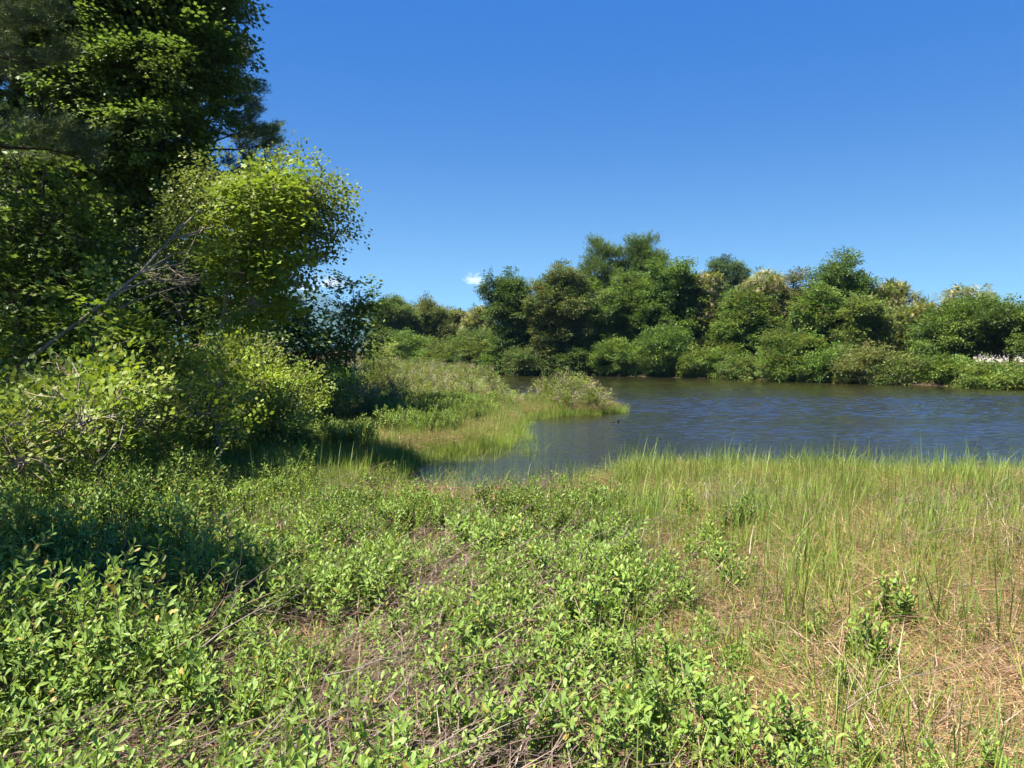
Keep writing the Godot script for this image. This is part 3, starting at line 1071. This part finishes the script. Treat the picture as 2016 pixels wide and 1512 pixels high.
	# trees past the left edge that shade the corner
	tree("maple_tree", "maple beside the viewer past the left edge, shading the corner", "tree", "maples at the wood's edge", Vector3(-6.0, 0.3, -3.6), 3.5,
		[[-1158, -653, 325, 253], [-1461, -999, 368, 287], [-1071, -1043, 238, 186], [-1548, -436, 303, 236], [-1244, -1259, 260, 203]],
		[look("maple", "maple", 1.0)], 16.0, 0.32, 1.0, 0.05, 0.1, grey, 219)


func wood_floor() -> void:
	# leafy undergrowth that covers the ground beneath the trees
	rng.seed = 720
	var places := [[], [], []]
	var tints := [[], [], []]
	for i in 9000:
		var d := rf(9.0, 62.0)
		var x := rf(-0.8, -0.12) * d
		if near_land(x, d) < 1.2 or x > -5.2 - 0.06 * d:
			continue
		var a := rf(0, TAU)
		var s := rf(0.8, 1.5)
		var tall := 0.15 + 0.7 * maxf(0.0, patch.get_noise_2d(x * 5.0, d * 5.0) + 0.5)
		var k := rng.randi() % 3
		places[k].append(Transform3D(Basis(Vector3.UP, a).rotated(Vector3(cos(a), 0, -sin(a)), rf(-0.3, 0.6)).scaled(Vector3(s, s, s)), Vector3(x, height(x, d) + rf(0.05, tall), -d)))
		tints[k].append(tint(GREEN["vine"], rf(0.7, 1.2), rf(-0.1, 0.25)))
	var g := stuff_root("woodland_undergrowth", "leafy green undergrowth on the shaded floor of the wood", "undergrowth")
	for k in 3:
		scatter("leaves", spray("oval", k), leaf_mat, places[k], tints[k], g)


# ---------------------------------------------------------------- thickets between wood and marsh
func thicket(called: String, label: String, group: String, px: float, top: float, bottom: float, hw: float, deep: float, n: int, looks: Array, seed_: int, per_area := 26.0, clump := 0.22, size := 0.75) -> void:
	tree(called, label, "shrub", group, left_ground(px, deep), deep, egg(px, top, bottom, hw * 1.1, n + 4, seed_, 0.31), looks, per_area * 1.35, clump * 0.85, size * 0.88, 0.35, 0.02, Color(0.17, 0.14, 0.12), seed_)


func thickets() -> void:
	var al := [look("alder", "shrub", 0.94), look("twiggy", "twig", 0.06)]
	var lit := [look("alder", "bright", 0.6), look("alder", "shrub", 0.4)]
	var g := "alder shrubs along the wood's edge"
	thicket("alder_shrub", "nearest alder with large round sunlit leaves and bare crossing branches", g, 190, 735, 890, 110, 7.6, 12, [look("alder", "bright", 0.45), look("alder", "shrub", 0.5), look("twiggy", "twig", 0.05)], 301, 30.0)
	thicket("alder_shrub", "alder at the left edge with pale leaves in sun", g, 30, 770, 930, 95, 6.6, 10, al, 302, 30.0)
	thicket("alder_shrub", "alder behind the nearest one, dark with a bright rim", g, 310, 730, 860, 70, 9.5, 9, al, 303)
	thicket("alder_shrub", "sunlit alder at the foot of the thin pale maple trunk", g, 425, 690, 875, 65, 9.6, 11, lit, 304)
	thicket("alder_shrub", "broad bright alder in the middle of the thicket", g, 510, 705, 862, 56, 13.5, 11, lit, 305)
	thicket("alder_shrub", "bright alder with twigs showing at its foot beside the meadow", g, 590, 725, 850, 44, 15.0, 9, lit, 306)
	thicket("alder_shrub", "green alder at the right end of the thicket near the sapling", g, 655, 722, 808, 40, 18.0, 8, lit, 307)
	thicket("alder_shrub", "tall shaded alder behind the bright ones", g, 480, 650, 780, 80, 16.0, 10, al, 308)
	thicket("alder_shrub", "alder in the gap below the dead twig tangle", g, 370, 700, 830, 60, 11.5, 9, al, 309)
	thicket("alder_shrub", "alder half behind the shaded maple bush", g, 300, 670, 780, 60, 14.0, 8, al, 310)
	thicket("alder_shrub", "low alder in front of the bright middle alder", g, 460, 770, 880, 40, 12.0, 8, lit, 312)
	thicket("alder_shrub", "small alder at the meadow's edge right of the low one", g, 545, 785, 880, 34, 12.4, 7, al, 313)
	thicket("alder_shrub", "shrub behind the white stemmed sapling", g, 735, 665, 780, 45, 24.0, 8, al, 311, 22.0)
	# shrub band on the point of land
	var spots := [[700, 745, 805, 45, 21], [745, 735, 800, 42, 24], [790, 728, 790, 42, 27], [835, 722, 785, 42, 30], [880, 720, 780, 40, 32], [925, 725, 785, 40, 30], [955, 726, 785, 34, 29], [770, 760, 815, 40, 21], [820, 752, 805, 42, 23.5], [870, 748, 805, 40, 24.5], [915, 748, 800, 40, 25.5], [950, 748, 800, 36, 26], [1000, 780, 815, 30, 24.5], [1045, 782, 812, 28, 24.2], [1080, 745, 812, 32, 24], [1110, 733, 812, 34, 24], [1145, 745, 814, 32, 23.8], [1180, 768, 816, 26, 23.6], [1095, 770, 814, 32, 23.4], [985, 775, 812, 36, 23.2], [720, 778, 826, 40, 18.5], [670, 770, 830, 42, 17.5], [860, 718, 750, 34, 36], [910, 718, 750, 34, 38], [810, 716, 750, 36, 36], [760, 712, 755, 36, 32]]
	for i in spots.size():
		var s: Array = spots[i]
		var lab := ""
		if s[0] > 1060:
			lab = ["rounded yellow green shrub standing highest on the point's tip", "olive shrub on the low point reaching into the pond", "twiggy low shrub on the outermost tip of the point"][0 if s[0] == 1110 else 2 if s[0] == 1180 else 1]
		else:
			lab = "low marsh shrub " + ("in the front row" if s[4] < 22.0 else "in the second row" if s[4] < 25.0 else "in the third row" if s[4] < 29.0 else "in the back row") + " of the shrub band below " + column_of(s[0])
		thicket("marsh_shrub", lab, "shrubs on the low point", s[0], s[1], s[2], s[3], s[4], 6, [look("alder", "shrub", 0.5), look("alder", "olive", 0.36), look("twiggy", "twig", 0.14)], 330 + i, 22.0, 0.22, 0.6)


# ---------------------------------------------------------------- gale shrubs, grass, straw, twigs
func gale_cover(x: float, d: float) -> float:
	# how thickly the low shrubs grow: dense left of a line, scattered sprigs on the straw at right
	var n := patch.get_noise_2d(x * 11.0, d * 11.0)
	var line := 0.75 + 0.1 * (d - 5.0) + n * 0.8
	var dense := smoothstep(line + 1.1, line - 0.9, x) * smoothstep(9.6, 8.4, d + n * 1.5)
	dense *= 1.0 - 0.95 * smoothstep(7.0, 8.0, d) * smoothstep(-2.8, -2.0, x)
	var sprigs := 0.3 * smoothstep(4.9, 3.6, d + n * 2.0)
	return maxf(dense * (1.0 - 0.45 * smoothstep(-0.36, -0.5, x / d)) * smoothstep(-0.5, 0.05, n) * (0.5 + 0.5 * smoothstep(3.2, 4.8, d)), sprigs * smoothstep(-0.1, 0.3, n))


func marsh_shrubs() -> void:
	var plans := []
	for i in 9:
		var big := i / 3
		plans.append(gale_plan(400 + i, [0.3, 0.4, 0.64][big], [0.13, 0.2, 0.28][big], [6, 10, 16][big], [0.041, 0.04, 0.042][big]))
	var base := Color(0.185, 0.29, 0.06)
	var fine_leaves := []
	var far_leaves := []
	for p in plans:
		fine_leaves.append(gale_leaves(p, 3, base))
		far_leaves.append(gale_leaves(p, 1, base))
	var one_leaf := []
	for i in 5:
		var s := Shape.new()
		s.leaf(Vector3.ZERO, Vector3(0, 1, 0), Vector3(0, 0, 1), 1.0, 0.4, [0.08, -0.15, 0.18, 0.02, -0.05][i], [0.3, 0.15, 0.35, 0.2, 0.4][i], tint(base, [0.88, 1.0, 1.12, 0.95, 1.05][i], [0.0, 0.08, 0.16, -0.08, 0.12][i]), 3)
		one_leaf.append(s.commit())
	rng.seed = 900
	var spots := []
	# clumps that stand out in the photograph: pixel of the clump's top, its distance and size
	for c in [[600, 1400, 2.35, 1.35], [540, 1440, 2.2, 1.2], [690, 1430, 2.25, 1.2], [760, 1470, 2.1, 1.0], [240, 1200, 3.3, 1.2], [190, 1130, 3.8, 1.2], [330, 1150, 3.6, 1.2], [840, 1250, 3.0, 1.2], [905, 1175, 3.5, 1.1], [1290, 1285, 2.9, 1.2], [1215, 1225, 3.2, 1.1], [1440, 1225, 3.2, 1.1], [1555, 1285, 2.9, 1.2], [1610, 1320, 2.7, 1.1], [1700, 1280, 2.9, 0.9], [1850, 1340, 2.7, 1.0], [1900, 1440, 2.3, 1.1], [1180, 1420, 2.4, 0.9], [1240, 1460, 2.25, 1.0], [960, 1400, 2.4, 0.8], [800, 1340, 2.7, 0.9], [100, 1290, 2.9, 1.2], [70, 1390, 2.5, 1.1], [180, 1390, 2.5, 1.1], [1480, 1480, 2.2, 0.9], [1730, 1420, 2.35, 0.9], [660, 1240, 3.1, 1.1], [420, 1290, 2.8, 1.0], [1960, 1300, 2.9, 0.9], [1090, 1190, 3.4, 1.1]]:
		spots.append([(c[0] - 1008.0) / FOCAL * c[2], c[2], c[3]])
	var tries := 0
	while tries < 9000:
		tries += 1
		var d := rf(1.6, 10.0)
		var x := rf(-0.72, 0.72) * d + rf(-0.6, 0.6)
		if x < -4.5 - d * 0.1 or near_land(x, d) < 0.3:
			continue
		if rng.randf() > gale_cover(x, d):
			continue
		var ok := true
		var gap := 0.19 if d < 4.5 else 0.15
		for s in spots:
			if absf(s[0] - x) < gap and absf(s[1] - d) < gap:
				ok = false
				break
		if ok:
			spots.append([x, d])
	spots.sort_custom(func(a, b): return a[1] < b[1])
	var rest := {}
	for i in spots.size():
		var x: float = spots[i][0]
		var d: float = spots[i][1]
		var big := 0 if x > 0.8 else 1
		var left := smoothstep(-0.34, -0.5, x / d)
		if rng.randf() < left and d > 3.1:
			big = 2
		var k := big * 3 + rng.randi() % 3
		var sc: float = rf(0.7, 1.3) if spots[i].size() < 3 else spots[i][2]
		var where := Vector3(x, height(x, d) - 0.01, -d)
		var turn := rf(0, TAU)
		if i < 290:
			var o := thing("gale_shrub", gale_label(x, d, big), "shrub", where, "low gale shrubs of the marsh")
			o.rotation.y = turn
			o.scale = Vector3(sc, sc, sc)
			part("stems", plans[k].stems, bark_mat, o)
			if i < 14:
				for l in plans[k].leaves:
					var lf := part("leaf", one_leaf[int(absf(l.v * 97.0)) % 5], gale_mat, o)
					var side: Vector3 = l.al.cross(l.up).normalized()
					lf.transform = Transform3D(Basis(side * l.len, l.al * l.len, side.cross(l.al) * l.len), l.p)
			else:
				var lv := part("leaves", fine_leaves[k] if d < 6.5 else far_leaves[k], gale_mat, o)
				lv.set_meta("kind", "stuff")
		else:
			if not rest.has(k):
				rest[k] = []
			rest[k].append(Transform3D(Basis(Vector3.UP, turn).scaled(Vector3(sc, sc, sc)), where))
	# small shrubs dotted over the meadow beyond the pool
	for i in 900:
		var d := rf(11.5, 23.0)
		var x := rf(-7.0, 0.5)
		if near_land(x, d) < 0.6 or patch.get_noise_2d(x * 9.0, d * 9.0) < 0.05:
			continue
		var k := 3 + rng.randi() % 3
		var sc := rf(0.8, 1.5)
		if not rest.has(k):
			rest[k] = []
		rest[k].append(Transform3D(Basis(Vector3.UP, rf(0, TAU)).scaled(Vector3(sc, sc, sc)), Vector3(x, height(x, d), -d)))
	print("gale shrubs ", spots.size())
	var g := Node3D.new()
	g.name = "gale_undergrowth"
	g.set_meta("kind", "stuff")
	g.set_meta("label", "farther low green shrubs merging behind the front ones and dotting the meadow")
	g.set_meta("category", "undergrowth")
	add_child(g)
	for k in rest:
		var tints := []
		for q in rest[k]:
			tints.append(tint(Color.WHITE, rf(0.85, 1.15), rf(-0.05, 0.1)))
		scatter("leaves", far_leaves[k], gale_mat, rest[k], tints, g)
		scatter("stems", plans[k].stems, bark_mat, rest[k], tints, g)


func column_of(px: float) -> String:
	# what stands above that column of the picture
	var marks := [[110, "the shaded maples"], [250, "the leaning birch's foot"], [400, "the dead twig tangle"], [510, "the thin maple trunk"], [620, "the bright birch"], [730, "the white stemmed sapling"], [850, "the low cove wood"], [960, "the small centre cloud"], [1060, "the dark draped tree"], [1150, "the brownish green tree"], [1240, "the first feathery ash"], [1350, "the tallest feathery ash"], [1450, "the blue green tree"], [1560, "the whitest locust"], [1700, "the tapering tree"], [1830, "the wide pale locust"], [1950, "the round maple"]]
	for m in marks:
		if px < m[0]:
			return m[1]
	return "the white building"


func gale_label(x: float, d: float, big: int) -> String:
	var row := "at the bottom edge" if d < 2.5 else "just above the bottom edge" if d < 3.0 else "in the second row" if d < 3.6 else "in the third row" if d < 4.4 else "in the fourth row" if d < 5.2 else "in the fifth row" if d < 6.2 else "in the back rows"
	var look_: String = ["small gale sprig on straw", "low leafy gale shrub", "tall bushy gale shrub"][big]
	return look_ + " " + row + " below " + column_of(1008.0 + x / d * FOCAL)


func tuft(seed_: int, n: int, low: float, high: float, spread: float, width: float, droop: float) -> ArrayMesh:
	rng.seed = seed_
	var s := Shape.new()
	for i in n:
		var a := rf(0, TAU)
		var b := Vector3(cos(a), 0, sin(a)) * spread * sqrt(rng.randf())
		var l := Vector3(rf(-1, 1), 0, rf(-1, 1)).normalized() * rf(0.2, 1.0)
		var dry := rng.randf() < 0.12
		s.blade(b, l, rf(low, high), width * rf(0.7, 1.3), rf(0.0, droop), Color(1.7, 1.15, 1.6) * 1.2 if dry else Color.WHITE * rf(0.75, 1.25))
	return s.commit()


func litter(seed_: int, n: int, spread: float, longest: float, width: float, high: float, crook: float, cols: Array, fan := 4.0) -> ArrayMesh:
	# dead stalks lying every which way
	rng.seed = seed_
	var s := Shape.new()
	for i in n:
		var p := Vector3(rf(-spread, spread), rf(0.01, high), rf(-spread, spread))
		var a := rf(-fan, fan)
		var d := Vector3(cos(a), rf(-0.15, 0.45), sin(a)).normalized()
		var base: Color = cols[rng.randi() % cols.size()]
		var col := base * rf(0.75, 1.25)
		var w := width * rf(0.7, 1.4)
		for k in 3:
			var q := p + d * longest * rf(0.15, 0.4)
			var side := d.cross(Vector3(rf(-0.4, 0.4), 1, rf(-0.4, 0.4))).normalized() * w * 0.5
			var lift := d.cross(side).normalized() * w * 0.5
			s.tri(p - side, p + side, q, col)
			s.tri(p - lift, p + lift, q, col)
			p = q - d * longest * 0.02
			d = (d + Vector3(rf(-crook, crook), rf(-0.35, 0.1), rf(-crook, crook))).normalized()
			if p.y < 0.0:
				d.y = absf(d.y)
	return s.commit()


func stuff_root(called: String, label: String, category: String) -> Node3D:
	var g := Node3D.new()
	g.name = called
	g.set_meta("kind", "stuff")
	g.set_meta("label", label)
	g.set_meta("category", category)
	add_child(g)
	return g


func grasses() -> void:
	var sedge := []
	var straw := []
	var sticks := []
	var straws := [Color(0.39, 0.265, 0.15), Color(0.48, 0.36, 0.22), Color(0.26, 0.165, 0.095), Color(0.43, 0.33, 0.21)]
	var twigs := [Color(0.22, 0.165, 0.14), Color(0.3, 0.235, 0.2), Color(0.15, 0.11, 0.095)]
	for i in 4:
		sedge.append(tuft(500 + i, 34, 0.26, 0.54, 0.16, 0.005, 0.95))
		straw.append(litter(520 + i, 90, 0.22, 0.45, 0.003, 0.16, 0.35, straws))
		sticks.append(litter(540 + i, 44, 0.26, 0.55, 0.0034, 0.24, 0.4, twigs, 0.7))
	rng.seed = 950
	var gp := [[], [], [], []]
	var gt := [[], [], [], []]
	var sp := [[], [], [], []]
	var st := [[], [], [], []]
	var tp := [[], [], [], []]
	var tt := [[], [], [], []]
	var green := Color(0.175, 0.255, 0.045)
	for i in 60000:
		var d := sqrt(rng.randf()) * 26.0
		var x := rf(-0.78, 0.78) * d + rf(-0.8, 0.8)
		if d < 1.3:
			continue
		var land := near_land(x, d)
		var n := patch.get_noise_2d(x * 8.0, d * 8.0)
		var n2 := patch.get_noise_2d(x * 25.0 + 90.0, d * 25.0)
		var gale := gale_cover(x, d)
		var y := height(x, d)
		var k := rng.randi() % 4
		var turn := Basis(Vector3.UP, rf(0, TAU))
		# sedge: thick near the open water and on the meadow, thin on the straw; some stands in the shallows
		var lush := smoothstep(3.2, 7.5, d + n * 3.0) * (1.0 - 0.85 * gale)
		var want := 0.12 + 0.6 * smoothstep(0.0, 1.2, x) + 0.72 * lush
		want *= 1.0 - 0.75 * smoothstep(0.08, 0.35, n2)
		if d > 11.5 and land > 0.0:
			want = maxf(want, 0.8)
		if land < 0.15:
			want *= 0.7 * smoothstep(-0.5, 0.0, land) + 0.42 * smoothstep(-2.2, -0.3, land) * (1.0 if x < 0.4 else 0.3) * smoothstep(-0.35, 0.25, n2 + 0.15)
			if x > 1.4 and d < 14.0 or x > 0.4 and d > 15.0:
				want *= smoothstep(-0.6, -0.1, land)
		if land > -1.6 and rng.randf() < want * 0.9:
			var s := rf(0.6, 1.15) * (1.0 + 0.5 * n2) * (1.35 if rng.randf() < 0.07 else 1.0) * (0.8 if d > 12.5 else 1.0)
			if d > 8.0 and d < 11.0 and x > -1.9 and x < 1.3 and land > 0.0:
				s *= 0.5
			gp[k].append(Transform3D(turn.scaled(Vector3(s, s * rf(0.85, 1.15), s)), Vector3(x, maxf(y, -0.15), -d)))
			gt[k].append(tint(green, rf(0.75, 1.25) * (1.0 + 0.3 * n), rf(-0.2, 0.28) - n2 * (0.3 if d < 11.5 else 0.1)))
		if land < 0.25:
			continue
		if rng.randf() < (0.85 if d < 7.0 else 0.15 if d > 7.8 and x > -3.2 and x < 1.6 else 0.45) * (1.0 - 0.3 * gale) * smoothstep(-4.5, -2.0, x + 0.2 * n):
			var s := rf(0.8, 1.3)
			sp[k].append(Transform3D(turn.scaled(Vector3(s, s, s)), Vector3(x, y, -d)))
			st[k].append(tint(Color.WHITE, rf(0.75, 1.15), rf(-0.1, 0.1)))
		if d < 9.0 and rng.randf() < 0.03 + 0.32 * smoothstep(1.2, -1.2, x - n) * smoothstep(8.0, 5.0, d):
			var s := rf(0.8, 1.4)
			tp[k].append(Transform3D(Basis(Vector3.UP, rf(0.1, 1.3)).scaled(Vector3(s, s, s)), Vector3(x, y, -d)))
			tt[k].append(tint(Color.WHITE, rf(0.75, 1.2), rf(-0.1, 0.1)))
	var a := stuff_root("sedge_grass", "green sedge blades covering the marsh and standing in the shallows", "grass")
	var b := stuff_root("straw_litter", "dead tan sedge straw matted over the marsh", "straw")
	var c := stuff_root("twig_litter", "grey brown dead twigs tangled under the low shrubs", "twigs")
	for k in 4:
		scatter("blades", sedge[k], blade_mat, gp[k], gt[k], a)
		scatter("stalks", straw[k], straw_mat, sp[k], st[k], b)
		scatter("twigs", sticks[k], twig_mat, tp[k], tt[k], c)
	print("sedge ", gp[0].size() * 4, " straw ", sp[0].size() * 4, " twigs ", tp[0].size() * 4)


# ---------------------------------------------------------------- single bare branches and the snag
func branch(label: String, pts: Array, r: float, col: Color, seed_: int, forks: int) -> void:
	rng.seed = seed_
	var base: Vector3 = pts[0]
	var t := thing("bare_branch", label, "branch", base, "bare branches")
	var s := Shape.new()
	var local := []
	var rr := []
	for i in pts.size():
		local.append(pts[i] - base)
		rr.append(r * lerpf(1.0, 0.35, float(i) / (pts.size() - 1)))
	s.tube(local, rr, 6, col)
	part("stem", s.commit(), bark_mat, t)
	for k in forks:
		var i := rng.randi_range(1, local.size() - 2)
		var o: Vector3 = local[i]
		var dir: Vector3 = (local[i + 1] - local[i - 1]).normalized()
		var e := o + (dir + rand_dir() * 0.7).normalized() * rf(0.15, 0.4)
		var f := Shape.new()
		limb(f, o, e, r * 0.45, r * 0.15, 0.02, 4, col)
		part("twig", f.commit(), bark_mat, t)


func branches_and_snag() -> void:
	var grey := Color(0.24, 0.2, 0.17)
	var dark := Color(0.12, 0.09, 0.075)
	branch("long dark bare branch slanting up through the shrubs at lower left", [at(372, 1262, 3.6), at(410, 1225, 3.7), at(440, 1180, 3.75), at(490, 1148, 3.8), at(540, 1110, 3.85)], 0.006, dark, 601, 4)
	branch("thin forked branch crossing the shrubs beside the long dark one", [at(385, 1285, 3.4), at(440, 1240, 3.5), at(500, 1205, 3.6), at(560, 1178, 3.7)], 0.005, grey, 602, 3)
	branch("upright dark stalk with a small fork in the left shrubs", [at(225, 1180, 4.2), at(232, 1120, 4.2), at(245, 1070, 4.25), at(236, 1010, 4.3)], 0.005, dark, 603, 3)
	branch("pale bare branch lying across the nearest alder", [at(150, 838, 7.0), at(185, 825, 7.0), at(215, 822, 7.0), at(250, 818, 7.05)], 0.009, Color(0.38, 0.35, 0.31), 604, 4)
	branch("pale crooked stick hanging below the nearest alder", [at(243, 838, 6.9), at(236, 862, 6.9), at(222, 880, 6.85), at(200, 905, 6.8)], 0.007, Color(0.38, 0.35, 0.31), 605, 2)
	branch("long pale branch rising before the dark maple bush", [at(135, 752, 8.6), at(165, 725, 8.6), at(190, 710, 8.6), at(205, 700, 8.6)], 0.007, grey, 606, 2)
	branch("grey twig fallen on the straw at lower right", [at(1660, 1400, 3.1), at(1720, 1360, 3.2), at(1790, 1330, 3.3), at(1840, 1290, 3.4)], 0.004, grey, 607, 3)
	branch("thin grey twigs fanning over the brown hollow", [at(640, 1330, 3.1), at(700, 1318, 3.15), at(745, 1300, 3.2), at(800, 1290, 3.25)], 0.004, grey, 608, 5)
	branch("slender stalk crossing the shrubs in the middle", [at(676, 1075, 5.6), at(700, 1045, 5.7), at(725, 1018, 5.8), at(745, 1000, 5.9)], 0.005, dark, 609, 2)
	branch("pale slanting dead stem in the dark wood", [at(352, 735, 10.5), at(385, 715, 10.5), at(420, 690, 10.6)], 0.012, grey, 610, 3)
	# tangle of dead twigs on the birch's trunk, each its own branch
	rng.seed = 640
	for k in 14:
		rng.seed = 640 + k
		var p := at(rf(270, 350), rf(510, 560), 12.5)
		var pts := [p]
		var d := Vector3(rf(0.1, 1.0), rf(-0.7, 0.5), rf(-0.3, 0.3)).normalized()
		for j in 4:
			p = p + d * rf(0.12, 0.25)
			d = (d + rand_dir() * 0.45).normalized()
			pts.append(p)
		branch("dead grey twig in the tangle hanging from the leaning birch", pts, 0.007, grey, 650 + k, 3)
	branch("pale upright dead stalk standing in the green sedge at right", [at(1476, 1090, 5.4), at(1479, 1060, 5.42), at(1484, 1035, 5.44)], 0.007, Color(0.5, 0.43, 0.32), 611, 0)
	# long yellow sedge leaves that rise at the lower right edge of the picture
	var sites := [[1720, 1440, 2.5, "tuft of long yellow sedge leaves at the bottom edge below the tapering tree"], [1600, 1450, 2.45, "tuft of long yellow sedge leaves at the bottom edge below the whitest locust"], [1360, 1160, 3.9, "arching yellow sedge tuft on the straw below the tallest feathery ash"]]
	for k in sites.size():
		var c: Array = sites[k]
		var x: float = (c[0] - 1008.0) / FOCAL * c[2]
		var o := thing("sedge_tuft", c[3], "grass", Vector3(x, height(x, c[2]), -c[2]), "long sedge tufts")
		rng.seed = 700 + k
		for b in 9:
			var bl := Shape.new()
			bl.blade(Vector3(rf(-0.04, 0.04), 0, rf(-0.04, 0.04)), Vector3(rf(-1, 1), 0, rf(-1, 1)).normalized() * rf(0.2, 0.8), rf(0.35, 0.62), 0.009, rf(0.1, 0.6), tint(Color(0.3, 0.34, 0.06), rf(0.8, 1.2), rf(-0.1, 0.3)))
			part("blade", bl.commit(), blade_mat, o)
	# broken stub standing in the water off the point
	var sp := at(1216, 833, 20.4)
	sp.y = -0.05
	var t := thing("water_snag", "small dark stub of wood poking out of the water off the point", "stump", sp)
	var s := Shape.new()
	s.tube([Vector3(0, -0.3, 0), Vector3(0.01, 0.04, 0), Vector3(0.02, 0.1, 0.01), Vector3(0.03, 0.104, 0.01)], [0.035, 0.032, 0.022, 0.002], 9, Color(0.03, 0.025, 0.02))
	part("stub", s.commit(), bark_mat, t)
	var s2 := Shape.new()
	s2.tube([Vector3(0.0, 0.03, 0), Vector3(-0.1, 0.055, 0.02), Vector3(-0.22, 0.06, 0.03)], [0.012, 0.01, 0.004], 6, Color(0.05, 0.04, 0.03))
	part("side_branch", s2.commit(), bark_mat, t)
